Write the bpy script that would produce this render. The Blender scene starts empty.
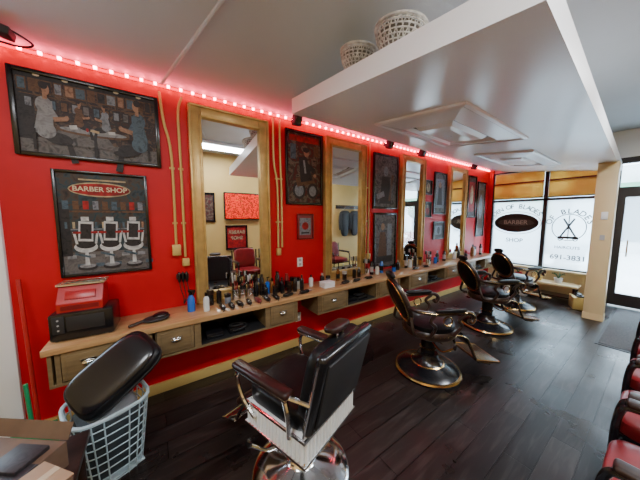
import bpy, bmesh, math, random
from mathutils import Vector, Matrix, Euler
random.seed(7)
COL=bpy.context.scene.collection
pi=math.pi
def rad(d): return math.radians(d)
# ---------------------------------------------------------------- materials
def mat(name,col,rough=.5,metal=0.,noise=0.,nscale=8.,bump=0.,emis=None,es=0.,coat=0.,col2=None,spec=.5):
    m=bpy.data.materials.new(name); m.use_nodes=True
    nt=m.node_tree; b=nt.nodes['Principled BSDF']
    c=(col[0],col[1],col[2],1)
    b.inputs['Base Color'].default_value=c
    b.inputs['Roughness'].default_value=rough
    b.inputs['Metallic'].default_value=metal
    b.inputs['Specular IOR Level'].default_value=spec
    if coat: b.inputs['Coat Weight'].default_value=coat
    if emis:
        b.inputs['Emission Color'].default_value=(*emis,1); b.inputs['Emission Strength'].default_value=es
    if noise or bump or col2:
        tc=nt.nodes.new('ShaderNodeTexCoord'); n=nt.nodes.new('ShaderNodeTexNoise')
        n.inputs['Scale'].default_value=nscale; n.inputs['Detail'].default_value=6
        nt.links.new(tc.outputs['Object'],n.inputs['Vector'])
        r=nt.nodes.new('ShaderNodeValToRGB')
        c2=col2 if col2 else [x*(1-noise) for x in col]
        r.color_ramp.elements[0].position=.35; r.color_ramp.elements[1].position=.68
        r.color_ramp.elements[0].color=(*c2,1); r.color_ramp.elements[1].color=c
        nt.links.new(n.outputs['Fac'],r.inputs['Fac']); nt.links.new(r.outputs['Color'],b.inputs['Base Color'])
        if bump:
            bp=nt.nodes.new('ShaderNodeBump'); bp.inputs['Strength'].default_value=bump; bp.inputs['Distance'].default_value=.01
            nt.links.new(n.outputs['Fac'],bp.inputs['Height']); nt.links.new(bp.outputs['Normal'],b.inputs['Normal'])
    return m
def wood(name,ca,cb,rough=.4,scale=(1,12,12),coat=0.):
    m=mat(name,ca,rough,coat=coat); nt=m.node_tree; b=nt.nodes['Principled BSDF']
    tc=nt.nodes.new('ShaderNodeTexCoord'); mp=nt.nodes.new('ShaderNodeMapping'); mp.inputs['Scale'].default_value=scale
    n=nt.nodes.new('ShaderNodeTexNoise'); n.inputs['Scale'].default_value=3; n.inputs['Detail'].default_value=8; n.inputs['Distortion'].default_value=.6
    r=nt.nodes.new('ShaderNodeValToRGB'); r.color_ramp.elements[0].position=.3; r.color_ramp.elements[1].position=.7
    r.color_ramp.elements[0].color=(*ca,1); r.color_ramp.elements[1].color=(*cb,1)
    nt.links.new(tc.outputs['Object'],mp.inputs['Vector']); nt.links.new(mp.outputs['Vector'],n.inputs['Vector'])
    nt.links.new(n.outputs['Fac'],r.inputs['Fac']); nt.links.new(r.outputs['Color'],b.inputs['Base Color'])
    return m
def paint(name,cols,scale=9,seed=0,dist=1.2,k=1.):
    cols=[tuple(x*k for x in c) for c in cols]
    m=mat(name,cols[0],.5,spec=.3); nt=m.node_tree; b=nt.nodes['Principled BSDF']
    tc=nt.nodes.new('ShaderNodeTexCoord'); mp=nt.nodes.new('ShaderNodeMapping'); mp.inputs['Location'].default_value=(seed*3.1,seed,seed*1.7)
    n=nt.nodes.new('ShaderNodeTexNoise'); n.inputs['Scale'].default_value=scale; n.inputs['Detail'].default_value=7; n.inputs['Distortion'].default_value=dist
    r=nt.nodes.new('ShaderNodeValToRGB'); cr=r.color_ramp
    cr.elements[0].position=.3; cr.elements[0].color=(*cols[0],1); cr.elements[1].position=.7; cr.elements[1].color=(*cols[-1],1)
    for i,c in enumerate(cols[1:-1]):
        e=cr.elements.new(.3+.4*(i+1)/(len(cols)-1)); e.color=(*c,1)
    nt.links.new(tc.outputs['Object'],mp.inputs['Vector']); nt.links.new(mp.outputs['Vector'],n.inputs['Vector'])
    nt.links.new(n.outputs['Fac'],r.inputs['Fac']); nt.links.new(r.outputs['Color'],b.inputs['Base Color'])
    return m
def emit(name,col,s):
    m=bpy.data.materials.new(name); m.use_nodes=True; nt=m.node_tree; nt.nodes.clear()
    e=nt.nodes.new('ShaderNodeEmission'); o=nt.nodes.new('ShaderNodeOutputMaterial'); e.inputs[0].default_value=(*col,1); e.inputs[1].default_value=s
    nt.links.new(e.outputs[0],o.inputs[0]); return m
def glass(name,tint=(.9,.95,1),gl=.1,frost=0.):
    m=bpy.data.materials.new(name); m.use_nodes=True; nt=m.node_tree; nt.nodes.clear()
    t=nt.nodes.new('ShaderNodeBsdfTransparent'); t.inputs[0].default_value=(*tint,1)
    g=nt.nodes.new('ShaderNodeBsdfGlossy'); g.inputs['Roughness'].default_value=.03
    mx=nt.nodes.new('ShaderNodeMixShader'); mx.inputs[0].default_value=gl
    o=nt.nodes.new('ShaderNodeOutputMaterial')
    nt.links.new(t.outputs[0],mx.inputs[1]); nt.links.new(g.outputs[0],mx.inputs[2])
    last=mx
    if frost:
        d=nt.nodes.new('ShaderNodeBsdfTranslucent'); d.inputs[0].default_value=(.90,.96,1,1)
        m2=nt.nodes.new('ShaderNodeMixShader'); m2.inputs[0].default_value=frost
        nt.links.new(mx.outputs[0],m2.inputs[1]); nt.links.new(d.outputs[0],m2.inputs[2]); last=m2
    nt.links.new(last.outputs[0],o.inputs[0]); return m

RED=mat('red_wall_paint',(.60,.003,.014),.45,noise=.2,nscale=1.5,spec=.3)
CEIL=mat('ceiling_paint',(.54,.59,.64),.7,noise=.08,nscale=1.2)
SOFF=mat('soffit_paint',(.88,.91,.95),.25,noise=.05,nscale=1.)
TAN=mat('tan_wall_paint',(.56,.38,.13),.55,noise=.1,nscale=2)
CREAM=mat('cream_paint',(.70,.55,.30),.45,noise=.06,nscale=3)
WHITE=mat('white_paint',(.8,.82,.84),.4)
GOLD=mat('gold_frame',(.62,.42,.15),.34,.4,noise=.25,nscale=10,bump=.1)
GOLD2=mat('gold_trim',(.60,.43,.15),.4,.25)
BRASS=mat('brass',(.66,.44,.18),.25,1.)
CHROME=mat('chrome',(.82,.83,.85),.12,1.)
RIB=mat('ribbed_enamel',(.85,.90,.92),.22,.1)
BLK=mat('black_gloss',(.006,.006,.008),.24,coat=.1)
BLKM=mat('black_matte',(.012,.012,.014),.6)
LEA=mat('black_leather',(.004,.0045,.006),.38,noise=.3,nscale=30,bump=.15,spec=.28)
OXB=mat('oxblood_leather',(.030,.010,.009),.34,noise=.6,nscale=12,bump=.15,spec=.35)
REDV=mat('red_vinyl',(.42,.01,.015),.32,noise=.2,nscale=12)
DRED=mat('dark_red_vinyl',(.20,.008,.012),.32,noise=.3,nscale=12)
DKW=wood('dark_walnut',(.008,.005,.004),(.030,.013,.009),.32)
CTOP=wood('counter_wood',(.34,.19,.08),(.50,.31,.15),.30,coat=.3)
CFACE=wood('drawer_wood',(.12,.08,.038),(.21,.145,.07),.45)
MIRR=mat('mirror_silver',(.86,.87,.86),.015,1.)
PLAS=mat('grey_plastic',(.40,.41,.43),.4)
GREEN=mat('green_plastic',(.01,.22,.08),.4)
BLUE=mat('blue_liquid',(.01,.12,.55),.15,coat=.5)
AMBER=mat('amber_bottle',(.22,.08,.015),.15,coat=.5)
CARD=mat('cardboard',(.15,.09,.055),.7,noise=.4,nscale=6)
TOWEL=mat('towel_white',(.7,.72,.75),.9)
STEEL=mat('galvanised',(.55,.57,.6),.35,.9)
SKIN=paint('painted_skin',[(.16,.07,.04),(.34,.19,.12),(.4,.24,.16)],30,1,k=.8); GREYP=paint('painted_grey',[(.05,.055,.07),(.20,.22,.26),(.10,.11,.13)],22,2)
REDP=mat('painted_red',(.40,.012,.015),.5,noise=.6,nscale=25,spec=.3); CREAMP=mat('painted_cream',(.50,.39,.24),.5,noise=.5,nscale=25,spec=.3); WHP=mat('painted_white',(.62,.66,.68),.4)
# ---------------------------------------------------------------- builder
class MB:
    def __init__(s): s.bm=bmesh.new(); s.m=[]
    def add(s,t,m,M=None,smooth=False,recalc=True):
        if m not in s.m: s.m.append(m)
        i=s.m.index(m)
        if recalc: bmesh.ops.recalc_face_normals(t,faces=t.faces)
        for f in t.faces: f.material_index=i; f.smooth=smooth
        if M is not None: t.transform(M)
        me=bpy.data.meshes.new('t'); t.to_mesh(me); t.free(); s.bm.from_mesh(me); bpy.data.meshes.remove(me)
    def box(s,c,d,m,rot=(0,0,0),bev=0.,seg=2,tap=None):
        t=bmesh.new(); bmesh.ops.create_cube(t,size=1)
        for v in t.verts:
            k=1.
            if tap and v.co.z<0: k=tap
            v.co=Vector((v.co.x*d[0]*k,v.co.y*d[1]*k,v.co.z*d[2]))
        if bev: bmesh.ops.bevel(t,geom=t.edges[:],offset=min(bev,min(d)*.49),segments=seg,affect='EDGES',profile=.5)
        s.add(t,m,Matrix.Translation(c)@Euler([rad(a) for a in rot]).to_matrix().to_4x4(),smooth=bool(bev))
    def bb(s,x0,x1,y0,y1,z0,z1,m,bev=0.):
        s.box(((x0+x1)/2,(y0+y1)/2,(z0+z1)/2),(abs(x1-x0),abs(y1-y0),abs(z1-z0)),m,bev=bev)
    def cyl(s,p0,p1,r0,m,r1=None,seg=20):
        p0=Vector(p0);p1=Vector(p1); d=p1-p0; t=bmesh.new()
        bmesh.ops.create_cone(t,cap_ends=True,segments=seg,radius1=r0,radius2=r0 if r1 is None else r1,depth=d.length)
        s.add(t,m,Matrix.Translation((p0+p1)/2)@d.to_track_quat('Z','Y').to_matrix().to_4x4(),smooth=True)
    def lathe(s,prof,m,c=(0,0,0),rot=(0,0,0),sc=(1,1,1),seg=36):
        t=bmesh.new(); rings=[]
        for r,z in prof:
            if r<1e-5: rings.append([t.verts.new((0,0,z))])
            else: rings.append([t.verts.new((r*math.cos(2*pi*i/seg)*sc[0],r*math.sin(2*pi*i/seg)*sc[1],z*sc[2])) for i in range(seg)])
        for a,b in zip(rings,rings[1:]):
            for i in range(seg):
                j=(i+1)%seg
                if len(a)==1 and len(b)==1: continue
                if len(a)==1: t.faces.new((a[0],b[i],b[j]))
                elif len(b)==1: t.faces.new((a[i],a[j],b[0]))
                else: t.faces.new((a[i],a[j],b[j],b[i]))
        s.add(t,m,Matrix.Translation(c)@Euler([rad(a) for a in rot]).to_matrix().to_4x4(),smooth=True)
    def ell(s,c,d,m,rot=(0,0,0),e=1.,seg=28):
        t=bmesh.new(); n2=seg//2; rows=[]
        sg=lambda x,p: math.copysign(abs(x)**p,x)
        for j in range(n2+1):
            ph=-pi/2+pi*j/n2
            if j in(0,n2): rows.append([t.verts.new((0,0,d[2]/2*(-1 if j==0 else 1)))]); continue
            rows.append([t.verts.new((d[0]/2*sg(math.cos(ph),e)*sg(math.cos(2*pi*i/seg),e),d[1]/2*sg(math.cos(ph),e)*sg(math.sin(2*pi*i/seg),e),d[2]/2*sg(math.sin(ph),e))) for i in range(seg)])
        for a,b in zip(rows,rows[1:]):
            for i in range(seg):
                j=(i+1)%seg
                if len(a)==1: t.faces.new((a[0],b[j],b[i]))
                elif len(b)==1: t.faces.new((a[i],a[j],b[0]))
                else: t.faces.new((a[i],a[j],b[j],b[i]))
        s.add(t,m,Matrix.Translation(c)@Euler([rad(a) for a in rot]).to_matrix().to_4x4(),smooth=True)
    def tube(s,pts,r,m,seg=10,closed=False,flat=1.):
        pts=[Vector(p) for p in pts]; n=len(pts); t=bmesh.new(); rings=[]; nrm=None
        for i,p in enumerate(pts):
            if closed: d=pts[(i+1)%n]-pts[i-1]
            else: d=pts[min(i+1,n-1)]-pts[max(i-1,0)]
            d.normalize()
            if nrm is None:
                nrm=d.orthogonal().normalized()
                if abs(d.z)<.95: nrm=(Vector((0,0,1))-d*d.z).normalized()
            else: nrm=(nrm-d*nrm.dot(d)).normalized()
            b=d.cross(nrm); rr=r[i] if isinstance(r,(list,tuple)) else r
            rings.append([t.verts.new(p+nrm*math.cos(2*pi*k/seg)*rr*flat+b*math.sin(2*pi*k/seg)*rr) for k in range(seg)])
        for i in range(n if closed else n-1):
            a=rings[i];b=rings[(i+1)%n]
            for k in range(seg): t.faces.new((a[k],a[(k+1)%seg],b[(k+1)%seg],b[k]))
        if not closed: t.faces.new(rings[0]); t.faces.new(rings[-1][::-1])
        s.add(t,m,smooth=True)
    def poly(s,pts,ext,m):
        t=bmesh.new(); f=t.faces.new([t.verts.new(p) for p in pts])
        g=bmesh.ops.extrude_face_region(t,geom=[f]); 
        bmesh.ops.translate(t,vec=ext,verts=[v for v in g['geom'] if isinstance(v,bmesh.types.BMVert)])
        s.add(t,m)
    def done(s,name,loc=(0,0,0),rz=0.,parent=None,sc=1.):
        for e in s.bm.edges:
            if len(e.link_faces)==2 and e.calc_face_angle(0)>rad(38): e.smooth=False
        me=bpy.data.meshes.new(name); s.bm.to_mesh(me); s.bm.free()
        for m in s.m: me.materials.append(m)
        o=bpy.data.objects.new(name,me); COL.objects.link(o); o.location=loc; o.rotation_euler=(0,0,rad(rz)); o.scale=(sc,)*3
        if parent: o.parent=parent
        return o
def curve(pts,n=8):
    P=[Vector(p) for p in pts]; out=[]
    Q=[P[0]*2-P[1]]+P+[P[-1]*2-P[-2]]
    for i in range(1,len(Q)-2):
        for k in range(n):
            t=k/n; a,b,c,d=Q[i-1],Q[i],Q[i+1],Q[i+2]
            out.append(.5*((2*b)+(c-a)*t+(2*a-5*b+4*c-d)*t*t+(3*b-a-3*c+d)*t**3))
    out.append(P[-1]); return out
def text(body,size,loc,rot,m,parent,name='lettering',ext=.001):
    c=bpy.data.curves.new(name,'FONT'); c.body=body; c.size=size; c.align_x='CENTER'; c.align_y='CENTER'; c.extrude=ext; c.offset=size*.018
    c.materials.append(m); o=bpy.data.objects.new(name,c); COL.objects.link(o); o.parent=parent
    o.location=loc; o.rotation_euler=[rad(a) for a in rot]; return o

# ================================================================ ROOM SHELL
XB=7.0; YR=-3.75; XL=-2.0
b=MB()
b.bb(-.86,XB+.1,0,.12,0,3.35,RED); b.bb(XL,-.86,0,.12,2.14,3.35,RED); b.bb(XL,-1.85,0,.12,0,2.14,RED)
b.done('wall_left')
b=MB(); b.bb(XL-.1,XB+.1,YR-.12,YR,0,3.35,TAN); b.done('wall_right')
b=MB(); b.bb(XL-.12,XL,YR,0,0,3.35,TAN); b.done('wall_rear')
m=bpy.data.materials.new('dark_plank_floor'); m.use_nodes=True; nt=m.node_tree; P=nt.nodes['Principled BSDF']
tc=nt.nodes.new('ShaderNodeTexCoord'); br=nt.nodes.new('ShaderNodeTexBrick'); br.offset=.37
br.inputs['Scale'].default_value=1; br.inputs['Brick Width'].default_value=1.2; br.inputs['Row Height'].default_value=.16; br.inputs['Mortar Size'].default_value=.004
br.inputs['Color1'].default_value=(.006,.0045,.0045,1); br.inputs['Color2'].default_value=(.021,.015,.014,1); br.inputs['Mortar'].default_value=(.001,.001,.001,1)
nt.links.new(tc.outputs['Object'],br.inputs['Vector'])
mp=nt.nodes.new('ShaderNodeMapping'); mp.inputs['Scale'].default_value=(1,9,1); nt.links.new(tc.outputs['Object'],mp.inputs['Vector'])
n=nt.nodes.new('ShaderNodeTexNoise'); n.inputs['Scale'].default_value=3; n.inputs['Detail'].default_value=9; n.inputs['Distortion'].default_value=.6; nt.links.new(mp.outputs['Vector'],n.inputs['Vector'])
n2=nt.nodes.new('ShaderNodeTexNoise'); n2.inputs['Scale'].default_value=1.7; n2.inputs['Detail'].default_value=6; nt.links.new(tc.outputs['Object'],n2.inputs['Vector'])
mx=nt.nodes.new('ShaderNodeMix'); mx.data_type='RGBA'; mx.blend_type='ADD'; mx.inputs[0].default_value=1
r=nt.nodes.new('ShaderNodeValToRGB'); r.color_ramp.elements[0].position=.50; r.color_ramp.elements[0].color=(0,0,0,1); r.color_ramp.elements[1].position=.80; r.color_ramp.elements[1].color=(.028,.022,.021,1)
nt.links.new(n.outputs['Fac'],r.inputs['Fac']); nt.links.new(br.outputs['Color'],mx.inputs[6]); nt.links.new(r.outputs['Color'],mx.inputs[7]); nt.links.new(mx.outputs[2],P.inputs['Base Color'])
r2=nt.nodes.new('ShaderNodeMapRange'); r2.inputs['From Min'].default_value=.3; r2.inputs['From Max'].default_value=.7; r2.inputs['To Min'].default_value=.22; r2.inputs['To Max'].default_value=.44
nt.links.new(n2.outputs['Fac'],r2.inputs['Value']); nt.links.new(r2.outputs['Result'],P.inputs['Roughness']); P.inputs['Specular IOR Level'].default_value=.36
bp=nt.nodes.new('ShaderNodeBump'); bp.inputs['Strength'].default_value=.18; bp.inputs['Distance'].default_value=.004
nt.links.new(n.outputs['Fac'],bp.inputs['Height'])
bp2=nt.nodes.new('ShaderNodeBump'); bp2.inputs['Strength'].default_value=.7; bp2.inputs['Distance'].default_value=.005; bp2.invert=True
nt.links.new(br.outputs['Fac'],bp2.inputs['Height']); nt.links.new(bp.outputs['Normal'],bp2.inputs['Normal']); nt.links.new(bp2.outputs['Normal'],P.inputs['Normal'])
b=MB(); b.bb(XL-.1,XB+.15,YR-.1,.12,-.1,0,m); b.done('floor')
b=MB()
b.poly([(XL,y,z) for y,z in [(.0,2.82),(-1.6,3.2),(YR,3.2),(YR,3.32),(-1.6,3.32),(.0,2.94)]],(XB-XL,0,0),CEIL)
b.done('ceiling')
def sz(y): return 2.73+(y+.3)*.135
b=MB(); T=.15
t=bmesh.new()
lo=[(1.25,-.3),(1.25,-2.30),(6.93,-2.08),(6.93,-.3)]
v0=[t.verts.new((x,y,sz(y))) for x,y in lo]; v1=[t.verts.new((x,y,sz(y)+T)) for x,y in lo]
t.faces.new(v0); t.faces.new(v1)
for i in range(4): t.faces.new((v0[i],v0[(i+1)%4],v1[(i+1)%4],v1[i]))
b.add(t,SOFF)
for x,y in [(1.6,-.7),(3.4,-.7),(5.2,-.7),(3.4,-1.9),(5.2,-1.9)]:
    b.cyl((x,y,sz(y)+T),(x,y,2.82-.2375*max(y,-1.6)),.012,STEEL)
b.done('ceiling_soffit')
DK=mat('vent_shadow_gap',(.06,.06,.065),.7)
def vent(cx,cy,lx,ly):
    b=MB(); rx=math.degrees(math.atan(.135))
    def rect(sx,sy,z): return [(-sx/2,-sy/2,z),(sx/2,-sy/2,z),(sx/2,sy/2,z),(-sx/2,sy/2,z)]
    def rings(L_,m):
        t=bmesh.new(); L=[[t.verts.new(p) for p in rect(*q)] for q in L_]
        for a,c in zip(L,L[1:]):
            for i in range(4): t.faces.new((a[i],a[(i+1)%4],c[(i+1)%4],c[i]))
        b.add(t,m,recalc=True)
    rings([(lx,ly,0),(lx,ly,-.02),(lx-.05,ly-.05,-.03),(lx-.10,ly-.10,-.018),(lx*.66,ly*.56,-.05),(lx*.62,ly*.52,-.012),(.01,.01,-.012)],SOFF)
    b.box((0,0,-.014),(lx*.60,ly*.50,.004),DK)
    rings([(lx*.52,ly*.42,-.016),(lx*.46,ly*.36,-.055),(lx*.34,ly*.24,-.065),(.01,.01,-.065)],SOFF)
    o=b.done('air_diffuser',(cx,cy,sz(cy)-.001)); o.rotation_euler=(rad(rx),0,0)
vent(2.75,-1.2,1.45,.95); vent(5.0,-1.15,1.45,.75)
b=MB(); b.bb(5.78,5.96,-2.15,-1.93,.0,sz(-2.0)+.0,CREAM,bev=.008); b.bb(5.775,5.965,-2.155,-1.925,0,.1,CREAM)
b.bb(5.76,5.78,-2.09,-2.02,1.62,1.74,WHITE,bev=.006); b.bb(5.765,5.78,-2.08,-2.03,1.3,1.38,PLAS); b.done('support_column')
b=MB(); b.bb(-.84,XB,-.02,0,0,.10,GOLD2,bev=.004); b.done('baseboard_left')
b=MB(); b.bb(XL,XB,YR,YR+.02,0,.10,GOLD2); b.done('baseboard_right')
b=MB()
b.bb(XB,XB+.15,-2.0,0,0,.55,CREAM); b.bb(XB,XB+.15,YR,0,2.72,3.35,WHITE); b.bb(XB,XB+.15,YR,-3.2,0,2.72,CREAM)
b.done('wall_front')
BRZ=mat('dark_bronze',(.03,.025,.025),.4,.5)
b=MB(); b.bb(6.95,7.0,-.10,0,.0,2.80,RED,bev=.004); b.done('trim_1')
GL=glass('window_glass',(.88,.94,.97),.06,.30)
def win(name,y0,y1):
    b=MB(); z0,z1=.55,2.72; w=.035
    b.bb(6.96,7.06,y0,y1,z0,z0+w,BRZ); b.bb(6.96,7.06,y0,y1,z1-w,z1,BRZ); b.bb(6.96,7.06,y0,y1,2.02,2.07,BRZ)
    b.bb(6.96,7.06,y0,y0-w,z0,z1,BRZ); b.bb(6.96,7.06,y1+w,y1,z0,z1,BRZ)
    b.bb(7.02,7.025,y0,y1,z0,z1,GL); return b.done(name)
w1=win('window_1',-.10,-1.09); w2=win('window_2',-1.09,-1.98)
b=MB(); b.bb(6.85,7.0,-1.99,-.10,.52,.56,CREAM,bev=.006); b.done('trim_2')
SH=bpy.data.materials.new('gold_shade'); SH.use_nodes=True; nt=SH.node_tree; nt.nodes.clear()
d=nt.nodes.new('ShaderNodeBsdfDiffuse'); d.inputs[0].default_value=(.62,.44,.17,1); tr=nt.nodes.new('ShaderNodeBsdfTranslucent')
tn=nt.nodes.new('ShaderNodeTexNoise'); tn.inputs['Scale'].default_value=2.2; tcs=nt.nodes.new('ShaderNodeTexCoord'); nt.links.new(tcs.outputs['Object'],tn.inputs['Vector'])
rr=nt.nodes.new('ShaderNodeValToRGB'); rr.color_ramp.elements[0].position=.4; rr.color_ramp.elements[0].color=(.50,.26,.08,1); rr.color_ramp.elements[1].position=.6; rr.color_ramp.elements[1].color=(.72,.50,.18,1)
nt.links.new(tn.outputs['Fac'],rr.inputs['Fac']); nt.links.new(rr.outputs['Color'],tr.inputs[0])
mx=nt.nodes.new('ShaderNodeMixShader'); mx.inputs[0].default_value=.5; o=nt.nodes.new('ShaderNodeOutputMaterial')
nt.links.new(d.outputs[0],mx.inputs[1]); nt.links.new(tr.outputs[0],mx.inputs[2]); nt.links.new(mx.outputs[0],o.inputs[0])
for y0,y1 in ((-.14,-1.05),(-1.13,-1.94)):
    b=MB(); b.bb(6.948,6.953,y0,y1,2.09,2.46,SH); b.bb(6.961,6.964,y0,y1,2.40,2.68,SH); b.cyl((6.95,y0,2.09),(6.95,y1,2.09),.010,BRZ); b.bb(6.945,6.957,y0,y1,2.43,2.46,DRED); b.done('roller_shade')
b=MB()
b.bb(7.0,7.1,-2.08,-2.0,0,2.72,BRZ); b.bb(7.0,7.1,-3.2,-3.12,0,2.72,BRZ); b.bb(7.0,7.1,-3.12,-2.08,2.62,2.72,BRZ); b.bb(7.0,7.1,-3.12,-2.08,2.12,2.2,BRZ)
b.bb(7.0,7.05,-2.16,-2.08,.03,2.12,BRZ); b.bb(7.0,7.05,-3.12,-3.02,.03,2.12,BRZ); b.bb(7.0,7.05,-3.02,-2.16,.03,.25,BRZ); b.bb(7.0,7.05,-3.02,-2.16,2.02,2.12,BRZ)
b.bb(7.02,7.025,-3.02,-2.16,.25,2.02,glass('door_glass',(.95,.98,1),.05,.15)); b.bb(7.02,7.025,-3.12,-2.08,2.2,2.62,glass('transom_glass',(.95,.98,1),.05))
b.cyl((6.96,-2.24,.95),(6.96,-2.24,1.25),.012,CHROME)
b.done('door_1')
BK=mat('decal_black',(.01,.01,.012),.4)
def arcpoly(cy,cz,ry,rz,n=40): return [(7.008,cy+ry*math.cos(2*pi*i/n),cz+rz*math.sin(2*pi*i/n)) for i in range(n)]
b=MB(); b.poly(arcpoly(-.58,1.53,.42,.22),(.004,0,0),BK); b.tube([(7.01,y,z) for _,y,z in arcpoly(-.58,1.53,.46,.26)],.006,BK,closed=True,seg=6)
b.poly([(7.004,-.58+.34*math.cos(2*pi*i/30),1.53+(.10 if math.sin(2*pi*i/30)>0 else .07)*math.sin(2*pi*i/30)*1.) for i in range(30)],(.003,0,0),mat('decal_grey',(.05,.05,.055),.4))
s=b.done('window_decal')
text('BARBER',.13,(7.003,-.58,1.54),(90,0,-90),mat('decal_cream',(.35,.35,.34),.5),s)
def arctext(body,cy,cz,r,a0,a1,size,parent,m=BK):
    n=len(body)
    for i,ch in enumerate(body):
        if ch==' ': continue
        a=rad(a0+(a1-a0)*i/(n-1))
        o=text(ch,size,(0,0,0),(0,0,0),m,parent)
        o.matrix_local=Matrix.Translation((7.01,cy-r*math.sin(a),cz+r*math.cos(a)))@Euler((rad(90),0,rad(-90))).to_matrix().to_4x4()@Matrix.Rotation(-a,4,'Z')
arctext('DEN OF BLADES',-.58,1.33,.58,-46,46,.14,s)
text('SHOP',.13,(7.01,-.58,1.12),(90,0,-90),BK,s)
b=MB(); n=36; CY=-1.47
b.tube([(7.01,CY+.25*math.cos(2*pi*i/n),1.45+.27*math.sin(2*pi*i/n)) for i in range(n)],.008,BK,closed=True,seg=6)
b.tube([(7.01,CY+.11,1.26),(7.01,CY-.08,1.63)],.016,BK,seg=6); b.tube([(7.01,CY-.11,1.26),(7.01,CY+.08,1.63)],.016,BK,seg=6)
b.tube([(7.01,CY,1.2),(7.01,CY,1.7)],.008,BK,seg=6); b.box((7.01,CY,1.24),(.006,.30,.05),BK)
for yy in(CY+.11,CY-.11): b.tube([(7.01,yy+.035*math.cos(2*pi*i/12),1.22+.045*math.sin(2*pi*i/12)) for i in range(12)],.008,BK,closed=True,seg=6)
s=b.done('window_decal')
arctext('OF BLADES',CY,1.47,.31,-72,72,.14,s)
text('HAIRCUTS',.08,(7.01,CY,1.03),(90,0,-90),BK,s)
text('691-3831',.14,(7.01,CY-.02,.82),(90,0,-90),BK,s)
# exterior
b=MB(); b.bb(7.15,30,-22,16,-.25,-.1,mat('pavement',(.58,.62,.65),.8,noise=.2,nscale=1)); b.done('ground')
BR=mat('facade_stucco',(.50,.55,.57),.8,noise=.2,nscale=1.5); DG=mat('facade_glass',(.10,.14,.17),.2)
b=MB(); b.bb(19,19.5,-16,12,-.1,4.2,BR)
for i in range(7): b.bb(18.95,19,-14+i*3.6,-11.6+i*3.6,.5,2.6,DG)
b.bb(18.4,19,-16,12,2.9,3.3,mat('awning_green',(.10,.24,.16),.7)); b.done('storefront_building')
def car(x,y,rz,col):
    b=MB(); m=mat('car_paint',col,.25,.3,coat=.6)
    b.box((0,0,.55),(4.3,1.75,.6),m,bev=.18,seg=3); 
    b.poly([(-1.5,-.78,.8),(1.3,-.78,.8),(.6,-.78,1.4),(-1.0,-.78,1.4)],(0,1.56,0),DG); b.box((-.2,0,1.41),(1.6,1.5,.06),m,bev=.02)
    for sx in(-1.3,1.35):
        for sy in(-.85,.85): b.cyl((sx,sy-.09,.33),(sx,sy+.09,.33),.33,BLKM); b.cyl((sx,sy-.1,.33),(sx,sy+.1,.33),.18,CHROME)
    for sy in(-.6,.6): b.box((2.12,sy,.65),(.1,.35,.14),WHITE,bev=.03)
    b.done('parked_car',(x,y,-.1),rz)
car(12.0,1.0,93,(.05,.07,.10)); car(12.8,6.2,85,(.4,.42,.45)); car(13,-8.4,92,(.25,.03,.03))
TR=mat('leaf_green',(.05,.14,.05),.8,noise=.6,nscale=4,bump=.5)
for x,y in((15.5,1.8),(16,-6.8)):
    b=MB(); b.cyl((0,0,-.1),(0,0,2.),.12,DKW)
    for i in range(9): b.ell((random.uniform(-.7,.7),random.uniform(-.9,.9),random.uniform(1.8,3.2)),(1.3,1.3,1.1),TR,seg=14)
    b.done('street_tree',(x,y,0))
b=MB(); b.bb(-.96,-.86,-.03,.1,0,2.14,WHITE,bev=.006); b.bb(-1.85,-.86,-.03,.1,2.05,2.14,WHITE,bev=.006); b.bb(-1.85,-1.76,-.03,.1,0,2.05,WHITE)
b.bb(-1.76,-.96,.03,.07,0,.9,WHITE); b.bb(-1.06,-.96,.03,.07,.9,2.05,WHITE); b.bb(-1.76,-1.66,.03,.07,.9,2.05,WHITE); b.bb(-1.66,-1.06,.03,.07,1.95,2.05,WHITE)
b.bb(-1.66,-1.06,.048,.052,.9,1.95,glass('side_glass',(.95,.98,1),.05)); b.ell((-1.04,.0,1.0),(.05,.05,.05),BRASS); b.done('door_2')

# ================================================================ LED strip
b=MB(); LR=emit('led_red',(1,.015,.04),5); LP=emit('led_bead',(1,.07,.12),80)
b.bb(-1.95,6.93,-.030,-.012,2.787,2.798,LR)
x=-1.93
while x<6.9: b.bb(x,x+.020,-.045,-.030,2.784,2.802,LP); x+=.095
b.done('led_light_strip')

# ================================================================ counter
b=MB()
b.bb(-.64,6.55,-.41,-.001,.755,.80,CTOP,bev=.005)
def station(x0,x1,cells):
    b.bb(x0,x1,-.385,-.001,.52,.54,CFACE); b.bb(x0,x0+.02,-.385,-.001,.54,.755,CFACE); b.bb(x1-.02,x1,-.385,-.001,.54,.755,CFACE); b.bb(x0,x1,-.02,-.001,.54,.755,BLKM)
    for a,c,k in cells:
        b.bb(a-.025,a,-.385,-.001,.54,.755,CFACE); b.bb(c,c+.025,-.385,-.001,.54,.755,CFACE)
        if k=='d':
            b.bb(a+.004,c-.004,-.392,-.36,.548,.748,CFACE,bev=.004); b.bb(a+.03,c-.03,-.398,-.39,.572,.724,CFACE,bev=.003)
            mx_=(a+c)/2; b.ell((mx_,-.402,.655),(.075,.045,.036),CHROME); b.bb(mx_-.04,mx_+.04,-.404,-.398,.668,.680,CHROME)
        elif k=='s':
            b.bb(a,c,-.38,-.02,.541,.546,BLKM)
            for i in range(2): b.bb(a+.05+.2*i,a+.2+.2*i,-.34,-.1,.546,.60,BLK,bev=.01)
            b.tube([(c-.25+.08*math.cos(t*.6),-.3+.06*math.sin(t*.6),.555+.004*t) for t in range(20)],.006,BLKM,seg=6)
        elif k=='p': b.bb(a,c,-.385,-.37,.54,.755,CFACE)
station(-.62,1.25,[(-.56,-.28,'d'),(-.25,-.06,'p'),(-.03,.24,'d'),(.29,.88,'s'),(.93,1.2,'d')])
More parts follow.
